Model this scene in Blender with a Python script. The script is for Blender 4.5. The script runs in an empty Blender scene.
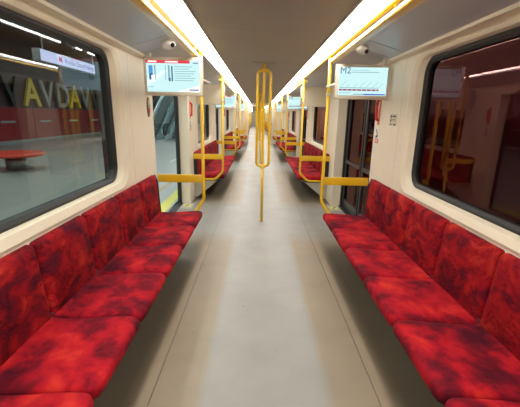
import bpy, bmesh, math, random
from mathutils import Vector, Matrix
random.seed(7)
S = bpy.context.scene
COL = S.collection
PI = math.pi

# ------------------------------------------------------------------ camera, world, exposure
F_PX = 336.0
cam_d = bpy.data.cameras.new('camera'); cam_d.sensor_width = 36.0; cam_d.sensor_fit = 'HORIZONTAL'
cam_d.lens = 36.0 * F_PX / 520.0; cam_d.clip_start = 0.02; cam_d.clip_end = 300
cam = bpy.data.objects.new('camera', cam_d); COL.objects.link(cam)
fwd = Vector((0.0076814, 0.96772022, -0.25190985)); rgt = Vector((0.99980721, -0.00288012, 0.0194227)); upv = Vector((-0.01807021, 0.25201047, 0.96755578))
cam.matrix_world = Matrix(((rgt.x, upv.x, -fwd.x, -0.0635), (rgt.y, upv.y, -fwd.y, 0.0), (rgt.z, upv.z, -fwd.z, 1.55), (0, 0, 0, 1)))
S.camera = cam
w = bpy.data.worlds.new('world'); S.world = w; w.use_nodes = True
w.node_tree.nodes['Background'].inputs[0].default_value = (0.02, 0.022, 0.025, 1)
w.node_tree.nodes['Background'].inputs[1].default_value = 1.0
S.view_settings.view_transform = 'Standard'; S.view_settings.look = 'None'
S.view_settings.gamma = 1.0; S.view_settings.exposure = 0.0; S.view_settings.use_curve_mapping = False
LIGHT = 19.5          # emission of the saloon light strips
STATION = 20.0         # emission of the station light strips

# ------------------------------------------------------------------ materials
def lin(c): return tuple(((v/255)/12.92 if v/255 <= .04045 else ((v/255+.055)/1.055)**2.4) for v in c)
def mat(name, col, rough=.5, metal=0., noise=0., nscale=20., bump=0., bscale=200., coat=0., spec=.5, emis=None, es=0.):
    m = bpy.data.materials.new(name); m.use_nodes = True
    nt = m.node_tree; b = nt.nodes['Principled BSDF']
    b.inputs['Base Color'].default_value = (*col, 1); b.inputs['Roughness'].default_value = rough
    b.inputs['Metallic'].default_value = metal; b.inputs['Coat Weight'].default_value = coat
    b.inputs['Specular IOR Level'].default_value = spec
    if emis: b.inputs['Emission Color'].default_value = (*emis, 1); b.inputs['Emission Strength'].default_value = es
    g = nt.nodes.new('ShaderNodeNewGeometry')
    if noise:
        n = nt.nodes.new('ShaderNodeTexNoise'); n.inputs['Scale'].default_value = nscale; n.inputs['Detail'].default_value = 5
        nt.links.new(g.outputs['Position'], n.inputs['Vector'])
        mx = nt.nodes.new('ShaderNodeMix'); mx.data_type = 'RGBA'
        mx.inputs[6].default_value = (*[v*(1-noise) for v in col], 1); mx.inputs[7].default_value = (*[min(1, v*(1+noise)) for v in col], 1)
        nt.links.new(n.outputs[0], mx.inputs[0]); nt.links.new(mx.outputs[2], b.inputs['Base Color'])
    if bump:
        n2 = nt.nodes.new('ShaderNodeTexNoise'); n2.inputs['Scale'].default_value = bscale
        nt.links.new(g.outputs['Position'], n2.inputs['Vector'])
        bp = nt.nodes.new('ShaderNodeBump'); bp.inputs['Strength'].default_value = bump; bp.inputs['Distance'].default_value = .002
        nt.links.new(n2.outputs[0], bp.inputs['Height']); nt.links.new(bp.outputs[0], b.inputs['Normal'])
    return m
def glow(name, col, s):
    m = bpy.data.materials.new(name); m.use_nodes = True; nt = m.node_tree
    nt.nodes.remove(nt.nodes['Principled BSDF']); e = nt.nodes.new('ShaderNodeEmission')
    e.inputs[0].default_value = (*col, 1); e.inputs[1].default_value = s
    nt.links.new(e.outputs[0], nt.nodes['Material Output'].inputs[0]); return m
def glass(name, tint, base=.06, top=1., refl=(1, 1, 1)):
    m = bpy.data.materials.new(name); m.use_nodes = True; nt = m.node_tree
    nt.nodes.remove(nt.nodes['Principled BSDF'])
    t = nt.nodes.new('ShaderNodeBsdfTransparent'); t.inputs[0].default_value = (*tint, 1)
    gl = nt.nodes.new('ShaderNodeBsdfGlossy'); gl.inputs['Roughness'].default_value = .0; gl.inputs[0].default_value = (*refl, 1)
    f = nt.nodes.new('ShaderNodeFresnel'); f.inputs[0].default_value = 1.5
    mr = nt.nodes.new('ShaderNodeMapRange'); mr.inputs[1].default_value = .0; mr.inputs[2].default_value = 1.; mr.inputs[3].default_value = base; mr.inputs[4].default_value = top
    mx = nt.nodes.new('ShaderNodeMixShader')
    nt.links.new(f.outputs[0], mr.inputs[0]); nt.links.new(mr.outputs[0], mx.inputs[0])
    nt.links.new(t.outputs[0], mx.inputs[1]); nt.links.new(gl.outputs[0], mx.inputs[2])
    nt.links.new(mx.outputs[0], nt.nodes['Material Output'].inputs[0]); return m
def fabric(name, stops, scale, distort, sharp, fine):
    m = bpy.data.materials.new(name); m.use_nodes = True; nt = m.node_tree; b = nt.nodes['Principled BSDF']
    b.inputs['Roughness'].default_value = .85; b.inputs['Specular IOR Level'].default_value = .15
    g = nt.nodes.new('ShaderNodeNewGeometry')
    mp = nt.nodes.new('ShaderNodeMapping'); mp.inputs['Scale'].default_value = sharp
    nt.links.new(g.outputs['Position'], mp.inputs[0])
    n = nt.nodes.new('ShaderNodeTexNoise'); n.inputs['Scale'].default_value = scale; n.inputs['Detail'].default_value = 6; n.inputs['Roughness'].default_value = .55; n.inputs['Distortion'].default_value = distort
    nt.links.new(mp.outputs[0], n.inputs['Vector'])
    r = nt.nodes.new('ShaderNodeValToRGB'); e = r.color_ramp.elements
    e[0].position = stops[0][0]; e[0].color = (*lin(stops[0][1]), 1); e[1].position = stops[-1][0]; e[1].color = (*lin(stops[-1][1]), 1)
    for p, c in stops[1:-1]:
        q = e.new(p); q.color = (*lin(c), 1)
    nt.links.new(n.outputs[0], r.inputs[0])
    # second, finer print of dark marks
    n2 = nt.nodes.new('ShaderNodeTexNoise'); n2.inputs['Scale'].default_value = scale*3.1; n2.inputs['Detail'].default_value = 3; n2.inputs['Distortion'].default_value = distort*2
    nt.links.new(mp.outputs[0], n2.inputs['Vector'])
    r2 = nt.nodes.new('ShaderNodeValToRGB'); r2.color_ramp.elements[0].position = .40; r2.color_ramp.elements[1].position = .46
    r2.color_ramp.elements[0].color = (.5, .42, .6, 1); r2.color_ramp.elements[1].color = (1, 1, 1, 1)
    nt.links.new(n2.outputs[0], r2.inputs[0])
    mx = nt.nodes.new('ShaderNodeMix'); mx.data_type = 'RGBA'; mx.blend_type = 'MULTIPLY'; mx.inputs[0].default_value = fine
    nt.links.new(r.outputs[0], mx.inputs[6]); nt.links.new(r2.outputs[0], mx.inputs[7])
    nt.links.new(mx.outputs[2], b.inputs['Base Color'])
    n3 = nt.nodes.new('ShaderNodeTexNoise'); n3.inputs['Scale'].default_value = 600
    nt.links.new(g.outputs['Position'], n3.inputs['Vector'])
    bp = nt.nodes.new('ShaderNodeBump'); bp.inputs['Strength'].default_value = .3; bp.inputs['Distance'].default_value = .002
    nt.links.new(n3.outputs[0], bp.inputs['Height']); nt.links.new(bp.outputs[0], b.inputs['Normal'])
    return m

M = {}
M['cream'] = mat('cream_laminate', (.77, .70, .57), .42, noise=.04, nscale=6, spec=.4)
M['cream_frame'] = mat('cream_moulding', (.78, .71, .56), .35, noise=.03, nscale=5)
M['ivory'] = mat('ivory_bezel', (.62, .56, .44), .4, noise=.03, nscale=9)
M['seam'] = mat('dark_joint', (.06, .05, .045), .8, noise=.2)
M['ceil'] = mat('ceiling_panel_grey', (.34, .33, .31), .55, noise=.08, nscale=3, bump=.3, bscale=500)
M['ceil_side'] = mat('side_ceiling_grey', (.42, .44, .48), .35, noise=.05, nscale=3)
M['trim'] = mat('aluminium_trim', (.75, .72, .68), .35, metal=.5, noise=.05)
M['yellow'] = mat('yellow_enamel', (.72, .44, .012), .3, noise=.05, nscale=8, coat=.3)
M['black'] = mat('black_rubber', (.012, .012, .013), .55, noise=.2)
M['darkgrey'] = mat('charcoal_paint', (.05, .055, .055), .4, noise=.1)
M['leafgrey'] = mat('door_leaf_grey', (.045, .05, .05), .35, noise=.08)
M['gusset'] = mat('warm_grey_plastic', (.45, .43, .37), .5, noise=.05)
M['cushion'] = fabric('red_cushion_cloth', [(.33, (72, 10, 28)), (.44, (112, 12, 28)), (.52, (150, 15, 32)), (.60, (172, 22, 32)), (.70, (192, 46, 38))], 5.5, .25, (1, 1, 1), .35)
M['back'] = fabric('red_backrest_cloth', [(.34, (80, 14, 32)), (.43, (112, 14, 28)), (.50, (142, 17, 28)), (.58, (156, 22, 28)), (.68, (182, 48, 38))], 6.0, 1.0, (1, .8, 1.2), .7)
M['piping'] = mat('dark_red_piping', (.10, .005, .01), .8, noise=.1)
M['white'] = mat('white_print', (.8, .8, .78), .5, noise=.02)
M['red'] = mat('red_enamel', (.62, .045, .02), .35, noise=.06)
M['steel'] = mat('brushed_steel', (.42, .42, .42), .3, metal=.9, noise=.1)
M['steel_dark'] = mat('bronze_steel', (.24, .16, .12), .35, metal=.7, noise=.1)
M['camera_white'] = mat('camera_shell', (.80, .77, .70), .35, noise=.03)
M['lens'] = mat('lens_black', (.01, .01, .012), .1, noise=.1)
M['blackprint'] = mat('black_print', (.02, .02, .02), .5, noise=.05)
M['strip'] = glow('light_diffuser', (1., .955, .88), LIGHT)
M['station_light'] = glow('station_light_tube', (.88, 1., .96), STATION)
M['screen'] = glow('screen_cyan', (.66, .96, .97), 1.0)
M['screen_red'] = glow('screen_red', (.80, .06, .08), 1.0)
M['screen_white'] = glow('screen_white', (1, 1, 1), 1.15)
M['screen_blue'] = glow('screen_blue', (.06, .16, .62), 1.0)
M['screen_dark'] = glow('screen_ink', (.05, .13, .26), 1.0)
M['screen_grey'] = glow('screen_grey', (.22, .42, .48), 1.0)
M['screen_maroon'] = glow('screen_maroon', (.32, .03, .10), 1.0)
M['screen_pale'] = glow('screen_pale', (.80, 1., 1.), 1.08)
M['screen_sky'] = glow('screen_sky', (.10, .35, .75), 1.0)
M['sign_face'] = glow('sign_face', (.62, .68, 1.), 1.1)
M['sign_ink'] = glow('sign_ink', (.25, .16, .45), 1.0)
M['sign_red'] = glow('sign_red', (.55, .03, .12), 1.0)
M['glass_station'] = glass('window_glass_left', (.82, .88, .84), .05, 1.0, (.62, .64, .68))
M['glass_tunnel'] = glass('window_glass_right', (.75, .70, .70), .05, 1.0, (.66, .36, .36))
M['glass_clear'] = glass('balustrade_glass', (.72, .86, .84), .05, .8)
M['platform'] = mat('platform_granite', (.36, .39, .37), .28, noise=.12, nscale=1.5)
M['tactile'] = mat('yellow_line_paint', (.75, .72, .10), .5, noise=.06)
M['tan_line'] = mat('tan_strip', (.55, .38, .20), .5, noise=.06)
M['station_red'] = mat('station_wall_red', (.30, .03, .035), .25, noise=.08, nscale=1)
M['station_maroon'] = mat('station_wall_maroon', (.035, .009, .015), .4, noise=.1, nscale=1)
M['station_grey'] = mat('station_grey', (.30, .32, .31), .5, noise=.1, nscale=1)
M['letter_yellow'] = mat('letter_yellow', (.70, .50, .02), .5, noise=.05)
M['letter_grey'] = mat('letter_grey', (.30, .31, .30), .5, noise=.05)
M['letter_black'] = mat('letter_black', (.015, .015, .015), .5, noise=.05)
M['track_wall'] = mat('maroon_tunnel_wall', (.19, .016, .022), .8, noise=.2, nscale=2)
M['step'] = mat('escalator_step', (.16, .20, .20), .4, metal=.1, noise=.1)
M['cladding'] = mat('escalator_cladding', (.55, .66, .70), .3, metal=.2, noise=.05)

def floor_mat():
    m = bpy.data.materials.new('vinyl_floor'); m.use_nodes = True; nt = m.node_tree; b = nt.nodes['Principled BSDF']
    g = nt.nodes.new('ShaderNodeNewGeometry')
    n = nt.nodes.new('ShaderNodeTexNoise'); n.inputs['Scale'].default_value = 2.2; n.inputs['Detail'].default_value = 8; n.inputs['Roughness'].default_value = .6
    nt.links.new(g.outputs['Position'], n.inputs['Vector'])
    r = nt.nodes.new('ShaderNodeValToRGB'); r.color_ramp.elements[0].position = .3; r.color_ramp.elements[1].position = .7
    r.color_ramp.elements[0].color = (.225, .218, .200, 1); r.color_ramp.elements[1].color = (.280, .271, .250, 1)
    nt.links.new(n.outputs[0], r.inputs[0])
    # small scuffs and specks
    v = nt.nodes.new('ShaderNodeTexNoise'); v.inputs['Scale'].default_value = 22; v.inputs['Detail'].default_value = 4
    nt.links.new(g.outputs['Position'], v.inputs['Vector'])
    r2 = nt.nodes.new('ShaderNodeValToRGB'); r2.color_ramp.elements[0].position = .24; r2.color_ramp.elements[1].position = .30
    r2.color_ramp.elements[0].color = (.5, .45, .38, 1); r2.color_ramp.elements[1].color = (1, 1, 1, 1)
    nt.links.new(v.outputs[0], r2.inputs[0])
    mx = nt.nodes.new('ShaderNodeMix'); mx.data_type = 'RGBA'; mx.blend_type = 'MULTIPLY'; mx.inputs[0].default_value = .8
    nt.links.new(r.outputs[0], mx.inputs[6]); nt.links.new(r2.outputs[0], mx.inputs[7]); nt.links.new(mx.outputs[2], b.inputs['Base Color'])
    # brownish tint on the vinyl beside the benches (none between the doors)
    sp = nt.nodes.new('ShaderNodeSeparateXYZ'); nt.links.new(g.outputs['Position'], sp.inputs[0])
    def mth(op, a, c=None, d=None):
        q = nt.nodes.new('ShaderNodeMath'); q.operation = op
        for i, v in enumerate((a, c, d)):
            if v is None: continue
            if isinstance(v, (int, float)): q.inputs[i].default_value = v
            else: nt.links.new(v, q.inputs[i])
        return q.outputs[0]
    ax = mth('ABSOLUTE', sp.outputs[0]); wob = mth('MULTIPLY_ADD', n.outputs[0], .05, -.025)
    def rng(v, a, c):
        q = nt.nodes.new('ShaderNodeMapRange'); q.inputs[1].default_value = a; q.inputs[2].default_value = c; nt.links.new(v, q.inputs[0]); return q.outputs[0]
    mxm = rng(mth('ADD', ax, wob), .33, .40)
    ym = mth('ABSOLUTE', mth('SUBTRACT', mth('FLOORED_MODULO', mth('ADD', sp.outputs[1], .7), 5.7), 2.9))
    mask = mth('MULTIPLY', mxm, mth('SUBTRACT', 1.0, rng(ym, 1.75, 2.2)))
    tan_mix = nt.nodes.new('ShaderNodeMix'); tan_mix.data_type = 'RGBA'; tan_mix.blend_type = 'MULTIPLY'
    nt.links.new(mask, tan_mix.inputs[0]); nt.links.new(mx.outputs[2], tan_mix.inputs[6]); tan_mix.inputs[7].default_value = (.95, .77, .57, 1)
    shade_mix = nt.nodes.new('ShaderNodeMix'); shade_mix.data_type = 'RGBA'; shade_mix.blend_type = 'MULTIPLY'   # shade below the benches, painted into the floor colour
    nt.links.new(mth('MULTIPLY', rng(mth('ADD', ax, wob), .70, .80), mth('SUBTRACT', 1.0, rng(ym, 1.65, 1.95))), shade_mix.inputs[0]); nt.links.new(tan_mix.outputs[2], shade_mix.inputs[6]); shade_mix.inputs[7].default_value = (.50, .53, .52, 1)
    nt.links.new(shade_mix.outputs[2], b.inputs['Base Color'])
    b.inputs['Roughness'].default_value = .42; b.inputs['Specular IOR Level'].default_value = .5
    return m
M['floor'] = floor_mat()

# ------------------------------------------------------------------ mesh helpers
class MB:
    def __init__(s): s.v = []; s.f = []; s.sm = []
    def add(s, vs, fs, smooth=False):
        o = len(s.v); s.v += [tuple(p) for p in vs]
        for f in fs: s.f.append([i+o for i in f]); s.sm.append(smooth)
        return s
    def box(s, x0, x1, y0, y1, z0, z1):
        vs = [(x, y, z) for z in (z0, z1) for y in (y0, y1) for x in (x0, x1)]
        return s.add(vs, [(0,1,3,2),(4,6,7,5),(0,4,5,1),(2,3,7,6),(0,2,6,4),(1,5,7,3)])
    def prism(s, pts, a0, a1, axis='y', smooth=False):
        # pts: closed 2-D outline, extruded along axis.  y: (x,z); x: (y,z); z: (x,y)
        def P(p, a): return {'y': (p[0], a, p[1]), 'x': (a, p[0], p[1]), 'z': (p[0], p[1], a)}[axis]
        n = len(pts); vs = [P(p, a0) for p in pts] + [P(p, a1) for p in pts]
        fs = [(i, (i+1) % n, n+(i+1) % n, n+i) for i in range(n)]
        s.add(vs, fs, smooth); o = len(s.v) - 2*n
        s.f.append([o+i for i in range(n)]); s.sm.append(False); s.f.append([o+n+i for i in range(n)]); s.sm.append(False)
        return s
    def tube(s, path, r, n=10, caps=True):
        path = [Vector(p) for p in path]; m = len(path); vs = []; prev = None
        for i, p in enumerate(path):
            t = (path[min(i+1, m-1)] - path[max(i-1, 0)]).normalized()
            if prev is None:
                a = Vector((0, 0, 1)) if abs(t.z) < .9 else Vector((1, 0, 0)); u = t.cross(a).normalized()
            else: u = (prev - t*prev.dot(t)).normalized()
            prev = u; q = t.cross(u)
            rr = r[i] if isinstance(r, (list, tuple)) else r
            vs += [p + (u*math.cos(2*PI*k/n) + q*math.sin(2*PI*k/n))*rr for k in range(n)]
        fs = [(i*n+k, i*n+(k+1) % n, (i+1)*n+(k+1) % n, (i+1)*n+k) for i in range(m-1) for k in range(n)]
        s.add(vs, fs, True)
        if caps:
            o = len(s.v) - n*m
            s.f.append([o+k for k in range(n)]); s.sm.append(False); s.f.append([o+n*(m-1)+k for k in range(n)]); s.sm.append(False)
        return s
    def ring(s, A, B, smooth=False):
        n = len(A); return s.add(list(A)+list(B), [(i, (i+1) % n, n+(i+1) % n, n+i) for i in range(n)], smooth)
    def build(s, name, m, parent=None, bevel=0., seg=2):
        me = bpy.data.meshes.new(name); me.from_pydata(s.v, [], s.f)
        bm = bmesh.new(); bm.from_mesh(me)
        for i, f in enumerate(bm.faces): f.smooth = s.sm[i]
        bmesh.ops.recalc_face_normals(bm, faces=bm.faces)
        if bevel:
            bmesh.ops.bevel(bm, geom=[e for e in bm.edges if e.is_manifold and e.calc_face_angle(0) > .6], offset=bevel, segments=seg, profile=.6, affect='EDGES', clamp_overlap=True)
            for f in bm.faces: f.smooth = True
        bm.to_mesh(me); bm.free()
        me.materials.append(m)
        o = bpy.data.objects.new(name, me); COL.objects.link(o)
        if parent: o.parent = parent
        return o
def weld(o):
    bm = bmesh.new(); bm.from_mesh(o.data); bmesh.ops.remove_doubles(bm, verts=bm.verts, dist=.0003); bmesh.ops.recalc_face_normals(bm, faces=bm.faces); bm.to_mesh(o.data); bm.free(); return o
def fillet(pts, r, n=5):
    pts = [Vector(p) for p in pts]; out = [pts[0]]
    for i in range(1, len(pts)-1):
        a, b, c = pts[i-1], pts[i], pts[i+1]; d1 = (a-b); d2 = (c-b)
        rr = min(r, d1.length*.49, d2.length*.49); p = b + d1.normalized()*rr; q = b + d2.normalized()*rr
        for k in range(n+1):
            t = k/n; out.append(p*(1-t)**2 + b*2*t*(1-t) + q*t*t)
    out.append(pts[-1]); return out
def tag(o, label=None, cat=None, group=None, kind=None):
    if label: o['label'] = label
    if cat: o['category'] = cat
    if group: o['group'] = group
    if kind: o['kind'] = kind
    return o
def empty(name, loc=(0, 0, 0), rz=0):
    o = bpy.data.objects.new(name, None); COL.objects.link(o); o.location = loc; o.rotation_euler = (0, 0, rz); o.empty_display_size = .1; return o
def kids(o): return [c for c in bpy.data.objects if c.parent == o]
KID = {}
def copy_tree(o, parent=None, idx=None):
    c = o.copy(); COL.objects.link(c); c.parent = parent
    for ch in (idx or KID).get(o.name, []): copy_tree(ch, c, idx)
    return c
def index():
    d = {}
    for o in bpy.data.objects:
        if o.parent: d.setdefault(o.parent.name, []).append(o)
    return d
def text_mesh(body, size, align='LEFT', ext=0.0, bold=0.0):
    cu = bpy.data.curves.new('lettering', 'FONT'); cu.body = body; cu.size = size; cu.align_x = align; cu.extrude = ext; cu.offset = bold; cu.resolution_u = 3
    t = bpy.data.objects.new('lettering', cu); COL.objects.link(t); bpy.context.view_layer.update()
    me = bpy.data.meshes.new_from_object(t.evaluated_get(bpy.context.evaluated_depsgraph_get()))
    bpy.data.objects.remove(t); bpy.data.curves.remove(cu); me.materials.clear(); return me
def text_obj(name, body, size, m, parent, loc, rot, align='LEFT', ext=.0005, bold=0.):
    me = text_mesh(body, size, align, ext, bold); me.materials.append(m)
    o = bpy.data.objects.new(name, me); COL.objects.link(o); o.parent = parent; o.location = loc; o.rotation_euler = rot; return o

# ------------------------------------------------------------------ dimensions (metres)
PER = 5.7                 # repeat of door + bench
WX = 1.27                 # inner face of side wall
D0, D1 = 3.97, 5.87       # first door opening along the car
CAR0, CAR1 = -4.0, 19.9
HC = 2.25                 # central ceiling
WT = 2.10                 # top of side wall
benches = [(-5.1, -2.0), (.6, 3.8), (6.3, 9.5), (12.0, 15.2), (17.7, 19.3)]
doors = [(D0-PER, D1-PER), (D0, D1), (D0+PER, D1+PER), (D0+2*PER, D1+2*PER)]
rr_pts = 8
def rrect(y0, y1, z0, z1, r, x):
    out = []
    for cy_, cz_, a0 in ((y1-r, z0+r, -PI/2), (y1-r, z1-r, 0), (y0+r, z1-r, PI/2), (y0+r, z0+r, PI)):
        for k in range(rr_pts): 
            a = a0 + PI/2*k/(rr_pts-1); out.append((x, cy_+r*math.cos(a), cz_+r*math.sin(a)))
    return out
def rect_like(y0, y1, z0, z1, x):
    # same point count as rrect: corner k of the round outline goes to the square corner
    out = []
    for (yy, zz) in ((y1, z0), (y1, z1), (y0, z1), (y0, z0)): out += [(x, yy, zz)]*rr_pts
    return out

# ------------------------------------------------------------------ car shell builder
def build_car(side_doors_open, y_from, y_to, door_list, bench_list, tagn):
    """walls, windows and doors of one car between y_from and y_to; numbers from counters"""
    for s, sn in ((-1, 'left'), (1, 'right')):
        # backing skirt and headers above doors
        b = MB()
        for (a, c) in door_list:
            b.box(s*WX, s*1.42, a, c, 1.98, 2.14)                      # header over door
        edges = [y_from] + [v for d in door_list for v in d] + [y_to]
        spans = [(edges[i], edges[i+1]) for i in range(0, len(edges), 2) if edges[i+1]-edges[i] > .05]
        for (a, c) in spans:                                            # thickness returned at the door jambs
            b.box(s*(WX+.006), s*1.42, a+.001, a+.05, 0, 2.13); b.box(s*(WX+.006), s*1.42, c-.05, c-.001, 0, 2.13)
            b.box(s*(WX+.006), s*1.42, a+.05, c-.05, 0, .85)
            b.box(s*(WX+.006), s*1.42, a+.05, c-.05, 2.06, 2.13)
        wall = b.build('wall_'+sn+tagn, M['cream_frame']); tag(wall, kind='structure')
        for (a, c) in spans:
            mid = None
            if c - a > 3.0: mid = (a+c)/2 + .02
            if mid is None:
                MB().box(s*WX, s*(WX+.03), a, c, 0, WT).build('wall_panel', M['cream'], wall); continue
            g = .0025
            w0, w1 = mid-.86, mid+.86                                  # visible window edges
            o0, o1 = w0-.33, w1+.33                                    # window panel edges
            MB().box(s*WX, s*(WX+.03), a, o0-g, 0, WT).build('wall_panel', M['cream'], wall)
            MB().box(s*WX, s*(WX+.03), o1+g, c, 0, WT).build('wall_panel', M['cream'], wall)
            q = MB()
            outer = rect_like(o0+g, o1-g, .02, WT, s*WX)
            mo = rrect(w0-.20, w1+.20, .885, 2.085, .20, s*WX)
            mi0 = rrect(w0-.165, w1+.165, .905, 2.07, .18, s*(WX-.008))
            mi1 = rrect(w0-.10, w1+.10, .955, 2.05, .15, s*(WX+.012))
            mi = rrect(w0-.05, w1+.05, .968, 2.04, .13, s*(WX+.06))
            q.ring(outer, mo)
            qq = MB(); qq.ring(mo, mi0, True); qq.ring(mi0, mi1, True); qq.ring(mi1, mi, True)
            pn = weld(q.build('wall_panel', M['cream'], wall))
            win_count[0] += 1
            win = qq.build('window_%d' % win_count[0], M['cream_frame']); tag(win, kind='structure')
            gk = MB(); g1 = rrect(w0-.055, w1+.055, .965, 2.045, .135, s*(WX+.052)); g2 = rrect(w0-.03, w1+.03, .985, 2.02, .12, s*(WX+.045)); g3 = rrect(w0, w1, 1.005, 2.0, .10, s*(WX+.062))
            gk.ring(g1, g2, True); gk.ring(g2, g3, True); gk.ring(g3, rrect(w0, w1, 1.005, 2.0, .10, s*(WX+.11)), True)
            gk.build('window_gasket', M['black'], win)
            pane = MB(); out = rrect(w0-.01, w1+.01, .995, 2.01, .10, s*(WX+.085)); pane.add(out, [list(range(len(out)))])
            po = pane.build('pane', M['glass_station'] if s < 0 else M['glass_tunnel'], win)
        for i, (a, c) in enumerate(door_list):
            door_count[0] += 1
            d = MB()                                                  # black seal frame round the opening
            d.box(s*1.42, s*1.452, a-.02, a+.04, 0, 2.02); d.box(s*1.42, s*1.452, c-.05, c+.02, 0, 2.02); d.box(s*1.42, s*1.452, a, c, 1.95, 2.02)
            d.box(s*1.40, s*1.50, a, c, -.05, .012)
            dr = d.build('door_%d' % door_count[0], M['black']); tag(dr, kind='structure')
            opened = (s < 0 and side_doors_open)
            h = (c-a)/2
            for j in (0, 1):
                if opened: y0 = a-.86 if j == 0 else c; y1 = y0+.86; xl = 1.475
                else: y0 = a+.0 if j == 0 else a+h; y1 = y0+h; xl = 1.475
                L = MB()
                L.box(s*(xl-.02), s*(xl+.02), y0+.004, y0+.075, .03, 1.97); L.box(s*(xl-.02), s*(xl+.02), y1-.075, y1-.004, .03, 1.97)
                L.box(s*(xl-.02), s*(xl+.02), y0+.075, y1-.075, .03, .16); L.box(s*(xl-.02), s*(xl+.02), y0+.075, y1-.075, 1.88, 1.97)
                lo = L.build('door_leaf', M['leafgrey'], dr, bevel=.006)
                MB().box(s*(xl-.028), s*(xl+.02), y0+.07, y1-.07, .80, .85).build('crossbar', M['leafgrey'], lo)
                MB().box(s*(xl-.004), s*(xl+.004), y0+.07, y1-.07, .15, 1.9).build('pane', M['glass_tunnel'], lo)
                if not opened:
                    e = y1-.02 if j == 0 else y0
                    MB().box(s*(xl-.032), s*(xl+.02), e, e+.02, .03, 1.97).build('rubber_edge', M['black'], lo)
win_count = [0]; door_count = [0]
pre = set(o.name for o in bpy.data.objects)
build_car(True, CAR0, CAR1, doors, benches, '')

# floor: dark base with three long vinyl strips and joints between them
fb = MB().box(-1.42, 1.42, CAR0, 20.9, -.06, -.006).build('floor', M['seam']); tag(fb, kind='structure')
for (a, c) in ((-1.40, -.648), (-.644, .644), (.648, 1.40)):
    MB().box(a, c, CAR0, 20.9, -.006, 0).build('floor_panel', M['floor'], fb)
# ceiling: centre panels and the sloped side panels
cb = MB().box(-1.42, 1.42, CAR0, 20.9, 2.32, 2.36).build('ceiling', M['seam']); tag(cb, kind='structure')
ys = [CAR0, -2.6, .25, 3.1, 5.95, 8.8, 11.65, 14.5, 17.35, 19.9]
for a, c in zip(ys[:-1], ys[1:]):
    MB().box(-.545, .545, a+.002, c-.002, HC, HC+.02).build('ceiling_panel', M['ceil'], cb)
side_ys = [CAR0, -2.5]
for k in range(-1, 3): side_ys += [3.2+PER*k, 3.52+PER*k, 6.3+PER*k]
side_ys = sorted(set(round(v, 3) for v in side_ys if CAR0 < v < CAR1)) + [CAR1]; side_ys = [CAR0]+side_ys
for s in (-1, 1):
    for a, c in zip(side_ys[:-1], side_ys[1:]):
        MB().prism([(s*.80, 2.235), (s*1.225, 2.115), (s*1.225, 2.135), (s*.80, 2.255)], a+.006, c-.006).build('ceiling_panel', M['ceil_side'], cb)
n_trim = 0
def trim(mb, m):
    global n_trim
    n_trim += 1; o = mb.build('trim_%d' % n_trim, m); tag(o, kind='structure'); return o
for s in (-1, 1):
    t = MB().prism([(s*1.205, 2.095), (s*1.30, 2.085), (s*1.30, 2.15), (s*1.215, 2.15)], CAR0, CAR1); trim(t, M['cream_frame'])
    t = MB().prism([(s*.722, 2.230), (s*.803, 2.222), (s*.803, 2.26), (s*.722, 2.26)], CAR0, CAR1); trim(t, M['ceil_side'])
    t = MB().prism([(s*.545, 2.236), (s*.556, 2.236), (s*.556, 2.26), (s*.545, 2.26)], CAR0, CAR1); trim(t, M['trim'])

# rear closure behind the camera
tag(MB().box(-1.5, 1.5, CAR0-.05, CAR0, -.05, 2.36).build('wall_back', M['cream']), kind='structure')
# gangway portal at the far end of the car
p = MB(); p.box(-1.42, -.70, 19.9, 20.0, 0, 2.33); p.box(.70, 1.42, 19.9, 20.0, 0, 2.33); p.box(-.70, .70, 19.9, 20.0, 2.12, 2.33)
p.box(-.82, -.76, 20.0, 20.9, 0, 2.2); p.box(.76, .82, 20.0, 20.9, 0, 2.2); p.box(-.8, .8, 20.0, 20.9, 2.16, 2.2)
tag(p.build('wall_far', M['cream']), kind='structure')
pt = MB(); pt.box(-.72, -.66, 19.86, 19.9, 0, 2.16); pt.box(.66, .72, 19.86, 19.9, 0, 2.16); pt.box(-.66, .66, 19.86, 19.9, 2.08, 2.16)
trim(pt, M['trim'])

# ------------------------------------------------------------------ ceiling lights
ORD = {-1: 'behind the camera', 0: 'nearest the camera', 1: 'second along the car', 2: 'third along the car', 3: 'last before the gangway'}
def light(s, a, c, label, grp=None):
    r = empty('ceiling_light', (s*.635, (a+c)/2, HC))
    h = (c-a)/2
    MB().box(-.088, .088, -h+.002, h-.002, .012, .05).build('light_housing', M['trim'], r)
    MB().prism([(-.082, .004), (-.07, -.006), (.07, -.006), (.082, .004), (.082, .01), (-.082, .01)], -h+.012, h-.012).build('diffuser', M['strip'], r)
    MB().box(-.085, .085, h-.012, h+.010, -.010, .012).build('joint_cover', M['trim'], r)
    tag(r, label, 'light', 'light strips along the ceiling'); return r
ly = [CAR0, -.19, 5.51, 11.21, 16.0, 19.85]
for s, sn in ((-1, 'left'), (1, 'right')):
    for i, (a, c) in enumerate(zip(ly[:-1], ly[1:])):
        nm = ['behind the camera', 'over the nearest bench', 'over the second bench', 'over the third bench', 'just before the gangway'][i]
        light(s, a, c, 'long bright %s ceiling light strip %s' % (sn, nm))

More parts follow.
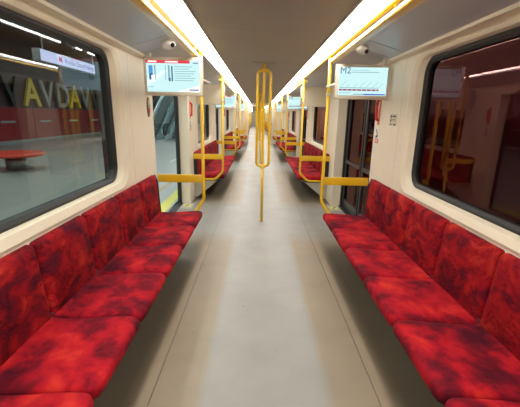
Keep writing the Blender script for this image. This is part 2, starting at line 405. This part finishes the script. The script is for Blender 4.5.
# ------------------------------------------------------------------ benches
def bench_proto(s, nseat, loc, label):
    """bench origin: wall line at near end on the floor; seats run in +y"""
    r = empty('bench', loc); tag(r, label, 'bench', 'red benches along the car walls'); W = .5333
    def X(u): return s*u - s*WX                   # local x from absolute distance to car centre
    L = nseat*W
    fr = MB(); fr.box(X(.80), X(1.20), .02, L-.02, .335, .372); fr.box(X(1.19), X(1.268), .0, L, .335, .40)
    fr.build('seat_frame', M['darkgrey'], r)
    for yy in (.0, L):
        e = -.018 if yy == 0 else .0
        MB().prism([(X(1.19), .36), (X(1.268), .34), (X(1.268), .86), (X(1.245), .88), (X(1.215), .80)], yy+e, yy+e+.018).build('end_cap', M['black'], r)
        MB().prism([(X(.84), .335), (X(1.268), .335), (X(1.268), .02), (X(1.22), .02)], yy+(.03 if yy == 0 else -.05), yy+(.05 if yy == 0 else -.03)).build('bracket', M['gusset'], r)
    MB().box(X(1.196), X(1.268), .004, L-.004, .402, .462).build('seat_seam', M['piping'], r)
    ap = MB().prism([(X(1.268), .02), (X(1.268), .33), (X(1.10), .33), (X(1.20), .02)], .06, L-.06).build('heater_cover', M['darkgrey'], r)
    prof = [(.735, .380), (.712, .392), (.700, .410), (.697, .430), (.702, .449), (.716, .461), (.738, .467), (.80, .468), (.90, .460), (1.0, .452), (1.10, .447), (1.17, .450), (1.224, .458), (1.228, .420), (1.224, .380), (1.1, .378), (.9, .378)]
    nrm = []
    for k in range(len(prof)):
        a_, b_ = Vector(prof[k-1]), Vector(prof[(k+1) % len(prof)]); t_ = (b_-a_).normalized(); nrm.append(Vector((-t_.y, t_.x)))
    cg = Vector((.96, .42))
    nrm = [v if (cg-Vector(p)).dot(v) > 0 else -v for v, p in zip(nrm, prof)]
    cush = MB(); rings = []
    for yy, ins, fr_ in [(.002, .026, .032), (.006, .016, .020), (.014, .008, .014), (.030, .002, .004), (.07, -.002, 0), (W/2, -.006, 0), (W-.07, -.002, 0), (W-.030, .002, .004), (W-.014, .008, .014), (W-.006, .016, .020), (W-.002, .026, .032)]:
        rg = []
        for (u, z), v in zip(prof, nrm):
            f_ = max(0, 1-(u-.697)/.10)*fr_
            lift = ins if (z > .44 or ins > 0) else 0
            rg.append((X(u+v.x*max(ins, 0)+f_), yy, z+v.y*lift))
        rings.append(rg)
    for A, B in zip(rings[:-1], rings[1:]): cush.ring(A, B, True)
    cush.add(rings[0], [list(range(len(prof)))]); cush.add(rings[-1], [list(range(len(prof)))])
    bk = MB()
    def loop(ins, dx):
        out = []; y0, y1, z0, z1 = .003+ins, W-.003-ins, .425+ins*.3, .877-ins
        for cy_, cz_, a0, rr in ((y1, z0, -PI/2, .012), (y1, z1, 0, .024), (y0, z1, PI/2, .024), (y0, z0, PI, .012)):
            cyy = cy_-rr if cy_ == y1 else cy_+rr; czz = cz_+rr if cz_ == z0 else cz_-rr
            for k in range(6):
                a = a0+PI/2*k/5; yy = cyy+rr*math.cos(a); zz = czz+rr*math.sin(a)
                out.append((X(1.190+.034*(zz-.44)/.44+dx), yy, zz))
        return out
    lps = [loop(.0, .078), loop(.0, .034), loop(.003, .020), loop(.009, .009), loop(.020, .002), loop(.045, -.006)]
    lps[0] = [(X(1.2695), p[1], p[2]) for p in lps[0]]
    for A, B in zip(lps[:-1], lps[1:]): bk.ring(A, B, True)
    bk.add(lps[-1], [list(range(len(lps[-1])))], True); bk.add(lps[0], [list(range(len(lps[0])))])
    c0 = b0 = None
    for k in range(nseat):
        if c0 is None:
            c0 = weld(cush.build('seat_cushion', M['cushion'], r)); b0 = weld(bk.build('backrest', M['back'], r))
        else:
            c = c0.copy(); COL.objects.link(c); c.location = (0, k*W, 0); c = b0.copy(); COL.objects.link(c); c.location = (0, k*W, 0)
    return r
PLACE = ['behind the camera', 'nearest one, below the big window', 'second one past the nearest doors', 'third one past the second doors', 'short last one before the gangway']
bench_objs = []
for s, sn in ((-1, 'left'), (1, 'right')):
    for i, (a, c) in enumerate(benches):
        if i == 0: continue
        n = 6 if i < 4 else 3
        bench_objs.append(bench_proto(s, n, (s*WX, a, 0), 'red cloth covered bench on the %s, %s' % (sn, PLACE[i])))

# ------------------------------------------------------------------ yellow partitions: pole + board
def partition(s, y, label, inward=False):
    r = empty('grab_pole_frame', (s*.72, y, 0)); tag(r, label, 'handrail', 'yellow pole frames at the bench ends')
    if inward: path = fillet([(0, 0, HC-.035), (0, 0, .54), (s*.10, -.04, .40), (s*.20, -.212, .352)], .05)
    else: path = fillet([(0, 0, HC-.035), (0, 0, .53), (s*.15, 0, .378), (s*.545, 0, .378)], .05)
    MB().tube(path, .020, 12).build('pole', M['yellow'], r)
    MB().box(min(-s*.012, s*.548), max(-s*.012, s*.548), -.014, .014, .757, .852).build('board', M['yellow'], r, bevel=.004)
    MB().tube([(0, 0, 1.78), (0, 0, 1.82)], .024, 12).build('clamp', M['ivory'], r)
    MB().tube([(0, 0, HC-.055), (0, 0, HC-.018)], .026, 12).build('collar', M['yellow'], r)
    return r
py = [4.0, 6.25, 9.7, 11.95, 15.4, 17.65]
pw = ['at the far end of the nearest bench', 'at the start of the second bench', 'at the far end of the second bench', 'at the start of the third bench', 'at the far end of the third bench', 'at the start of the last bench']
for s, sn in ((-1, 'left'), (1, 'right')):
    for y, l in zip(py, pw): partition(s, y, 'yellow pole with board on the %s, %s' % (sn, l), 'far end' in l)

# horizontal rails under the light strips
def rail(s, a, c, label):
    r = empty('overhead_rail', (s*.738, a, 0)); L = c-a
    MB().prism([(-.033, 2.140), (-.025, 2.130), (.025, 2.130), (.033, 2.140), (.033, 2.165), (-.033, 2.165)], 0, L).build('rail_bar', M['yellow'], r, bevel=.004)
    MB().prism([(.0335*s, 2.138), (.038*s, 2.138), (.038*s, 2.169), (.0335*s, 2.169)], 0.0, L).build('edge_strip', M['trim'], r)
    for yy in (.5, L/2, L-.3):
        MB().tube([(0, yy, 2.16), (0, yy, 2.238)], .010, 8).build('hanger', M['yellow'], r)
    tag(r, label, 'handrail', 'flat yellow rails over the benches'); return r
for s, sn in ((-1, 'left'), (1, 'right')):
    for (a, c), l in zip([(.45, 4.05), (6.2, 9.75), (11.9, 15.45), (17.6, 19.6)], ['nearest', 'second', 'third', 'last']):
        rail(s, a, c, 'flat yellow overhead rail above the %s %s bench' % (l, sn))
t = MB().tube([(.712, -2, 2.205), (.712, 19.8, 2.205)], .013, 8).build('ceiling_tube', M['yellow'])
tag(t, 'slim round yellow tube running under the right light strip', 'handrail')

# centre poles with three looping arms
def centre_pole(y, label):
    r = empty('centre_pole', (0, y, 0)); tag(r, label, 'pole', 'three-armed yellow poles between the doors')
    MB().tube([(0, 0, 0), (0, 0, .87)], .021, 12).build('shaft', M['yellow'], r)
    MB().tube([(0, 0, 2.13), (0, 0, HC)], .018, 12).build('shaft', M['yellow'], r)
    MB().tube([(0, 0, 0), (0, 0, .03)], [.030, .023], 14).build('foot', M['yellow'], r)
    for a in (PI, 0, PI/2):
        R_ = .088 if a != PI/2 else .05
        d = Vector((math.cos(a), math.sin(a), 0))*R_
        path = fillet([(0, 0, .80), (d.x*.05, d.y*.05, .835), (d.x, d.y, .86), (d.x, d.y, 2.13), (d.x*.05, d.y*.05, 2.17), (0, 0, 2.20)], .07)
        MB().tube(path, .021, 10).build('arm', M['yellow'], r)
    MB().box(-.16, .16, -.05, .05, HC-.006, HC).build('ceiling_plate', M['ceil'], r)
    return r
for k, l in enumerate(['standing between the nearest doors', 'standing between the second pair of doors', 'standing between the third pair of doors']):
    centre_pole(4.9+PER*k, 'yellow floor to ceiling pole splitting into arms, '+l)

# ------------------------------------------------------------------ passenger displays
def display(kind, loc, wd, ht, rz, label, tilt=0., near=True, sx=1):
    r = empty('display', loc, rz); r.rotation_euler = (tilt, 0, rz)
    tag(r, label, 'screen', 'passenger screens hung at the bench ends')
    MB().box(-wd/2, wd/2, -.03, .03, -ht/2, ht/2).build('bezel', M['ivory'], r, bevel=.008)
    sw, sh = wd/2-.03, ht/2-.033
    sc = MB().box(-sw, sw, -.034, -.028, -sh+.004, sh+.004).build('screen', M['screen'], r)
    def pl(name, x0, x1, z0, z1, m, lift=.036):
        # fractions 0..1 over the screen, z from the top
        return MB().box(-sw+2*sw*x0, -sw+2*sw*x1, -lift, -.0335, sh+.004-2*sh*z1, sh+.004-2*sh*z0).build(name, m, sc)
    def poly(name, pts, m, lift=.0352):
        q = MB().prism([(-sw+2*sw*x, sh+.004-2*sh*z) for x, z in pts], -lift, -.0335); return q.build(name, m, sc)
    if kind == 'news':
        pl('header_bar', 0, .82, 0, .095, M['screen_red'])
        pl('header_text', .04, .20, .025, .065, M['screen_white'], .037); pl('header_text', .36, .60, .03, .07, M['screen_white'], .037)
        poly('pale_swash', [(0, .62), (.33, .30), (.40, .34), (.0, .86)], M['screen_pale']); poly('pale_swash', [(.55, 1.), (1., .78), (1., 1.)], M['screen_white'])
        pl('photograph', .045, .12, .17, .42, M['screen_sky']); pl('photograph', .05, .12, .42, .62, M['screen_dark']); pl('photograph', .09, .16, .47, .66, M['screen_white'], .0365)
        pl('photograph', .155, .17, .16, .62, M['screen_dark']); pl('photograph', .355, .365, .16, .62, M['screen_grey'])
        pl('photograph', .41, .44, .16, .64, M['screen_grey']); pl('photograph', .42, .45, .55, .66, M['screen_dark'], .0365); pl('photograph', .47, .495, .18, .66, M['screen_dark'])
        for i in range(7): pl('text_line', .53, [.86, .80, .93, .90, .84, .92, .88][i], .19+.072*i, .207+.072*i, M['screen_grey'])
        pl('clock', .88, .98, .07, .095, M['screen_dark']); pl('text_line', .03, .12, .84, .855, M['screen_grey']); pl('text_line', .80, .98, .91, .95, M['screen_dark'])
    if kind == 'map':
        text_obj('line_number', 'M2', .085*ht/.33, M['screen_dark'], sc, (-sw+.008, -.0345, sh-.055*ht/.33), (PI/2, 0, 0))
        pl('text_line', .25, .62, .10, .112, M['screen_grey']); pl('text_line', .25, .82, .165, .185, M['screen_grey'])
        for i, (x, dz) in enumerate([(.04, .22), (.17, .10), (.32, .12), (.44, .20), (.57, .20), (.71, .20), (.84, .14)]):
            poly('station_name', [(x, .70), (x+.008, .70), (x+dz*.62, .70-dz), (x+dz*.62-.008, .70-dz)], M['screen_grey'])
        pl('route_line', .02, .84, .715, .735, M['screen_grey']); pl('route_line', .02, .84, .775, .83, M['screen_maroon'])
        for i in range(8): pl('stop_mark', .08+.1*i, .095+.1*i, .785, .82, M['screen_pale'], .037)
        pl('progress_bar', .32, .54, .945, .965, M['screen_dark']); pl('progress_bar', .54, .98, .935, .98, M['screen_blue']); pl('text_line', .02, .27, .90, .915, M['screen_grey'])
    # suspension: stub to the ceiling on the wall side, arm to the pole on the aisle side
    top = 2.14 - loc[2]
    MB().tube([(sx*(wd/2-.06), .0, ht/2-.02), (sx*(wd/2-.06), .0, max(ht/2+.02, top))], .017, 10).build('hanger', M['camera_white'], r)
    px = -sx*(wd/2-.04)
    MB().tube([(px, .02, -.02), (px-sx*.035, .06, -.02), (px-sx*.035+(-sx*.02), .36, -.02)], .012, 8).build('arm', M['camera_white'], r)
    return r
display('news', (-.932, 3.62, 1.915), .590, .365, 0, 'large screen with a red header bar on the left, nearest the camera', sx=-1)
display('map', (.978, 3.62, 1.902), .545, .335, -.03, 'large M2 route screen on the right, nearest the camera', sx=1)
disp = {}
for s, sn in ((-1, 'left'), (1, 'right')):
    k = 'news' if s < 0 else 'map'
    display(k, (s*.98, 6.62, 1.92), .54, .36, PI, 'back of a blank cream screen over the start of the second bench, %s side' % sn, sx=-s)
    display(k, (s*.96, 9.32, 1.90), .56, .36, 0, 'smaller looking lit screen over the far end of the second bench, %s side' % sn, near=False, sx=s)
    display(k, (s*.98, 12.32, 1.92), .54, .36, PI, 'blank back of a screen over the start of the third bench, %s side' % sn, sx=-s)
    display(k, (s*.96, 15.02, 1.90), .56, .36, 0, 'tiny lit screen over the far end of the third bench, %s side' % sn, near=False, sx=s)

# ------------------------------------------------------------------ small fittings
def cctv(s, y, label):
    r = empty('security_camera', (s*.90, y, 2.168)); tag(r, label, 'camera', 'white cameras on the sloped ceiling')
    b = MB(); n = 14; rings = []
    for i in range(7):
        t = i/6; rad = .047*math.sin(PI*(.12+.80*t))**.6
        rings.append([(-.065+.12*t, rad*math.cos(2*PI*k/n), rad*.85*math.sin(2*PI*k/n)) for k in range(n)])
    for A, B in zip(rings[:-1], rings[1:]): b.ring(A, B, True)
    b.add(rings[0], [list(range(n))]); b.add(rings[-1], [list(range(n))])
    b.build('camera_shell', M['camera_white'], r)
    r.rotation_euler = (0, s*.25, -.5*s if s < 0 else PI+.5)
    MB().tube([(.030, -.026, -.012), (.032, -.054, -.022)], [.022, .016], 12).build('lens', M['lens'], r)
    MB().tube([(-.03, 0, .02), (-.03, 0, .06)], .024, 12).build('mount', M['camera_white'], r)
    r.rotation_euler = (0, s*.2, .15 if s < 0 else -.15)
cctv(-1, 3.36, 'white security camera on the sloped ceiling above the left screen')
cctv(1, 3.40, 'white security camera on the sloped ceiling above the right screen')

def oval_call():
    r = empty('intercom', (-WX, 3.80, 1.62)); tag(r, 'slim oval bronze intercom plate with red button on left wall', 'intercom')
    n = 20; o = [(0, .048*math.cos(2*PI*k/n), .108*math.sin(2*PI*k/n)) for k in range(n)]; i_ = [(.010, a[1]*.85, a[2]*.93) for a in o]
    b = MB(); b.ring(o, i_, True); b.add(i_, [list(range(n))]); b.build('plate', M['steel_dark'], r)
    MB().tube([(.008, 0, .045), (.012, 0, .045)], .030, 16).build('speaker_grille', M['steel'], r)
    MB().tube([(.008, 0, -.035), (.017, 0, -.035)], .022, 16).build('button', M['red'], r)
    MB().tube([(.008, 0, .0), (.014, 0, .0)], .007, 10).build('lamp', M['white'], r)
oval_call()
def brake(s, y, label):
    """red emergency handle with a pictogram sticker beneath"""
    r = empty('emergency_handle', (s*WX, y, 1.28)); tag(r, label, 'handle', 'red emergency handles beside the doors')
    d = -s
    MB().box(0, d*.004, -.03, .03, .20, .50).build('backplate', M['red'], r)
    MB().tube(fillet([(0, 0, .46), (d*.03, 0, .46), (d*.035, 0, .40), (d*.03, 0, .26), (0, 0, .25)], .02), .016, 8).build('grip', M['red'], r)
    MB().tube([(d*.02, 0, .425), (d*.05, 0, .425)], .014, 10).build('seal', M['blackprint'], r)
    MB().box(0, d*.003, -.055, .055, 0, .18).build('sticker', M['white'], r)
    MB().box(d*.003, d*.004, -.055, .045, .0, .045).build('sticker_base', M['red'], r)
    MB().prism([(-.03, .08), (-.02, .06), (.03, .14), (.02, .16)], d*.003, d*.005, 'x').build('pictogram', M['blackprint'], r)
    MB().prism([(.0, .05), (.035, .05), (.035, .085), (.0, .085)], d*.003, d*.005, 'x').build('pictogram', M['blackprint'], r)
    MB().box(d*.004, d*.005, -.015, .015, .015, .035).build('pictogram', M['white'], r)
brake(1, 3.85, 'red emergency handle and sticker on the right wall, nearest')
brake(-1, 6.08, 'red emergency handle and sticker on the left wall past the doors')
for k in (1, 2):
    brake(1, 3.85+PER*k, 'red emergency handle far down the right wall, %s doors' % ['', 'before the second', 'before the third'][k])
    brake(-1, 6.08+PER*k, 'red emergency handle far down the left wall, %s doors' % ['', 'past the second', 'past the third'][k])
r = empty('notice', (WX, 3.43, 1.535)); tag(r, 'small white notice with black pictograms on right wall panel', 'sticker')
MB().box(-.003, 0, -.085, .085, -.055, .06).build('paper', M['ivory'], r)
for (a, b_, c, d_) in ((.045, .07, .02, .05), (.045, .07, -.015, .01), (-.06, .02, .03, .045), (.03, .08, -.045, -.035), (-.07, -.02, -.05, -.035), (-.05, .01, 0, .008)):
    MB().box(-.005, -.003, a, b_, c, d_).build('print', M['blackprint'], r)
for s, sn in ((-1, 'left'), (1, 'right')):
    for k in range(3):
        r = empty('floor_plate', (s*1.29, 5.70+PER*k, 0)); tag(r, 'pale floor plate with yellow black mark at %s %s door' % (['nearest', 'second', 'third'][k], sn), 'floor plate', 'floor plates at the door jambs')
        MB().box(-.10, .10, -.17, .16, 0, .006).build('plate', M['gusset'], r)
        MB().box(-.065, .065, -.06, .06, .006, .009).build('mark', M['tactile'], r)
        MB().prism([(-.05, -.04), (-.01, -.04), (.05, .04), (.01, .04)], .009, .011, 'z').build('mark_stripe', M['blackprint'], r)

# ------------------------------------------------------------------ second car beyond the gangway (copies, slightly turned to the left)
idx = index()
Y2 = 20.9; ROT = .016
T = Matrix.Translation((0, 20.4, 0)) @ Matrix.Rotation(ROT, 4, 'Z') @ Matrix.Translation((0, -20.4, 0)) @ Matrix.Translation((0, 17.1, 0))
names = {'bench': 'far red bench', 'grab_pole_frame': 'far yellow pole frame', 'centre_pole': 'far yellow centre pole',
         'ceiling_light': 'far light strip', 'overhead_rail': 'far yellow overhead rail', 'display': 'far tiny screen'}
tops = [o for o in list(bpy.data.objects) if o.parent is None and o.get('kind') != 'structure' and o.name.split('.')[0] in names]
new = []
for o in tops:
    base = o.name.split('.')[0]; y = o.location.y
    lit = base == 'ceiling_light'
    if not ((2. if lit else 4.5) < y < 19.5) or (lit and y > 16.5): continue
    for rep in (0, 1):
        c = copy_tree(o, None, idx)
        sh = (4.05 + 16.19*rep) if lit else PER*3*rep
        c.matrix_world = T @ Matrix.Translation((0, sh, 0)) @ o.matrix_basis
        new.append((base, 0 if abs(o.location.x) < .1 else (-1 if o.location.x < 0 else 1), y+sh, c))
NTH = ['first', 'second', 'third', 'fourth', 'fifth', 'sixth', 'seventh', 'eighth', 'ninth', 'tenth', 'eleventh', 'twelfth']
seen = {}
for base, sd, y, c in sorted(new, key=lambda t: t[2]):
    n_ = seen.get((base, sd), 0); seen[(base, sd)] = n_+1
    c['label'] = '%s %s%s past the gangway' % (NTH[n_], {0: '', -1: 'left ', 1: 'right '}[sd], names[base]); c['group'] = names[base]+' past the gangway'
TS = Matrix.Translation((0, 20.4, 0)) @ Matrix.Rotation(ROT, 4, 'Z') @ Matrix.Translation((0, -20.4, 0))
def far_struct(mb, name, m):
    o = mb.build(name, m); o.matrix_world = TS; tag(o, kind='structure'); return o
Y3 = 54.0
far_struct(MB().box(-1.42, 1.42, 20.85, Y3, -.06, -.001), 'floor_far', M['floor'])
far_struct(MB().box(-.57, .57, 20.85, Y3, HC, HC+.05).box(-1.42, 1.42, 20.85, Y3, HC+.05, HC+.1), 'ceiling_far', M['ceil'])
for s, sn in ((-1, 'left'), (1, 'right')):
    wv = MB(); yy = 20.85
    for k in range(3, 9):
        a = D0+PER*k; 
        # wall pieces around a window
        wv.box(s*WX, s*1.42, yy, a, 0, 1.0); wv.box(s*WX, s*1.42, yy, a, 2.0, 2.14)
        wm = (yy+a)/2
        wv.box(s*WX, s*1.42, yy, wm-.85, 1.0, 2.0); wv.box(s*WX, s*1.42, wm+.85, a, 1.0, 2.0); wv.box(s*WX, s*1.42, a, a+1.9, 1.98, 2.14)
        yy = a+1.9
    far_struct(wv, 'wall_far_'+sn, M['cream'])
    gl = MB(); gl.box(s*1.46, s*1.47, 20.85, Y3, 0, 2.0)
    far_struct(gl, 'window_far_'+sn, M['leafgrey'])
    far_struct(MB().prism([(s*.80, 2.235), (s*1.28, 2.10), (s*1.28, 2.13), (s*.80, 2.26)], 20.85, Y3), 'ceiling_side_'+sn, M['ceil_side'])
far_struct(MB().box(-1.42, 1.42, Y3, Y3+.1, 0, 2.35), 'wall_end', M['gusset'])

# ------------------------------------------------------------------ station on the left
pf = MB().box(-12.4, -1.56, -14, 60, -.25, -.02).build('platform', M['platform']); tag(pf, kind='structure')
def line(x0, x1, y0, y1, m): return MB().box(x0, x1, y0, y1, -.02, -.014).build('painted_line', m, pf)
line(-1.80, -1.60, -14, 60, M['tactile']); line(-2.18, -2.10, -14, 60, M['tan_line'])
for k in range(14):
    line(-3.08, -3.0, -6+2.9*k, -4.9+2.9*k, M['white'])
wl = MB().box(-12.6, -12.4, -14, 60, -.25, 4.8).build('station_wall', M['station_maroon']); tag(wl, kind='structure')
for k in range(24):
    MB().box(-12.4, -12.36, -14+3*k+.01, -11+3*k-.01, .12, 1.72).build('wall_panel', M['station_red'], wl)
    MB().box(-12.36, -12.35, -13.5+3*k, -12.5+3*k, .98, 1.08).build('stripe_mark', M['station_grey'], wl)
MB().box(-12.4, -12.33, -14, 60, -.02, .12).build('plinth', M['station_grey'], wl)
cl = MB().box(-12.6, -1.5, -14, 60, 4.8, 5.0).build('station_ceiling', M['station_maroon']); tag(cl, kind='structure')
tag(MB().box(-12.6, -1.5, 59.9, 60, 0, 4.8).build('station_end_wall', M['station_maroon']), kind='structure')
k = 0
for ch, cm in zip('DAVVAVDAVVAV', ['letter_grey', 'letter_yellow', 'letter_grey', 'letter_black', 'letter_yellow', 'letter_grey']*2):
    me = text_mesh(ch, 2.0, 'LEFT', .06, .03); me.materials.append(M[cm])
    o = bpy.data.objects.new('wall_letter', me); COL.objects.link(o); o.location = (-12.30, 12.5+1.45*k, 1.85); o.rotation_euler = (PI/2, 0, PI/2)
    tag(o, 'giant %s capital %s, %s letter from the left on the station wall' % (cm.split('_')[1], ch, ['first', 'second', 'third', 'fourth', 'fifth', 'sixth', 'seventh', 'eighth', 'ninth', 'tenth', 'eleventh', 'twelfth'][k]), 'letter', 'giant capitals on the station wall'); k += 1
for x in (-2.9, -6.6):
    for k in range(9):
        r = empty('station_light', (x, -4+6.5*k, 4.5)); tag(r, 'long cool light hanging over the platform, %s row' % ('near' if x > -5 else 'middle'), 'light', 'station light strips, %s row' % ('near' if x > -5 else 'middle'))
        MB().box(-.16, .16, -2.6, 2.6, .02, .12).build('housing', M['steel'], r)
        MB().box(-.14, .14, -2.55, 2.55, 0, .02).build('tube', M['station_light'], r)
        for yy in (-2, 2): MB().tube([(0, yy, .1), (0, yy, .32)], .012, 6).build('hanger', M['steel'], r)
# hanging illuminated sign
r = empty('platform_sign', (-4.2, 7.93, 2.575)); tag(r, 'long lit station sign hanging over the platform beyond the left window', 'sign')
MB().box(-.07, .07, -1.22, 1.22, -.11, .11).build('sign_box', M['steel'], r)
MB().box(.07, .078, -1.20, 1.20, -.10, .10).build('sign_face', M['sign_face'], r)
text_obj('lettering', 'Rondo Daszyńskiego', .15, M['sign_ink'], r, (.079, -.40, -.045), (PI/2, 0, PI/2))
text_obj('lettering', 'M', .15, M['sign_red'], r, (.079, -.62, -.045), (PI/2, 0, PI/2), bold=.004)
for yy in (-1, 1): MB().tube([(0, yy, .12), (0, yy, 2.2)], .015, 6).build('hanger', M['steel'], r)
# round red platform seat
r = empty('platform_bench', (-6.75, 9.3, -.02)); tag(r, 'round red bench standing on the platform outside the left window', 'bench')
MB().tube([(0, 0, .38), (0, 0, .40), (0, 0, .45), (0, 0, .47)], [.66, .70, .70, .66], 28).build('seat', M['red'], r)
MB().tube([(0, 0, 0), (0, 0, .38)], [.25, .25], 20).build('pedestal', M['steel'], r)

# escalators going up, away from the camera
def escalator(x, y, label):
    r = empty('escalator', (x, y, -.02)); tag(r, label, 'escalator', 'escalators rising from the platform')
    sl = math.tan(math.radians(30)); H = 4.6; L = H/sl; lo = 1.2
    st = MB()
    n = int(H/.2); first = None
    for k in range(n):
        if first is None: first = MB().box(-.5, .5, 0, .40, -.25, .2).build('step', M['step'], r); first.location = (0, lo, 0)
        else:
            c = first.copy(); COL.objects.link(c); c.location = (0, lo+k*.2/sl, k*.2)
    MB().box(-.5, .5, -1.0, lo, 0, .03).build('landing_plate', M['steel'], r)
    for s in (-1, 1):
        prof = [(-.2, 0), (lo, 0), (lo+L, H), (lo+L, H+.45), (lo-.15, .38), (-.2, .30)]
        MB().prism(prof, s*.52, s*.60, 'x').build('skirt', M['cladding'], r)
        gp = [(-.35, .32), (lo-.15, .38), (lo+L, H+.45), (lo+L, H+1.0), (lo-.15, .95), (-.3, .95), (-.5, .80), (-.5, .45)]
        MB().prism(gp, s*.555, s*.565, 'x').build('glass_panel', M['glass_clear'], r)
        hp = fillet([(s*.56, 0, .30), (s*.56, -.5, .34), (s*.56, -.62, .65), (s*.56, -.4, .97), (s*.56, lo-.15, .97), (s*.56, lo+L, H+1.02)], .25, 6)
        MB().tube(hp, .04, 8).build('handrail', M['black'], r)
    return r
escalator(-6.95, 21.3, 'left escalator rising beyond the open left doors')
escalator(-5.25, 21.3, 'right escalator rising beyond the open left doors')
# truss side between escalators and the hall behind
tag(MB().prism([(22.5, .0), (30.5, 4.6), (30.5, 3.8), (24.0, .0)], -6.2, -6.0, 'x').build('escalator_truss', M['cladding']), 'steel clad wedge between the two escalators', 'cladding')

# tunnel on the right
tag(MB().box(3.0, 3.2, -14, 60, -1.2, 4.0).build('tunnel_wall', M['track_wall']), kind='structure')
tag(MB().box(1.5, 3.0, -14, 60, -1.3, -1.2).build('tunnel_floor', M['track_wall']), kind='structure')
tag(MB().box(1.45, 3.2, -14, 60, 4.0, 4.1).build('tunnel_roof', M['track_wall']), kind='structure')
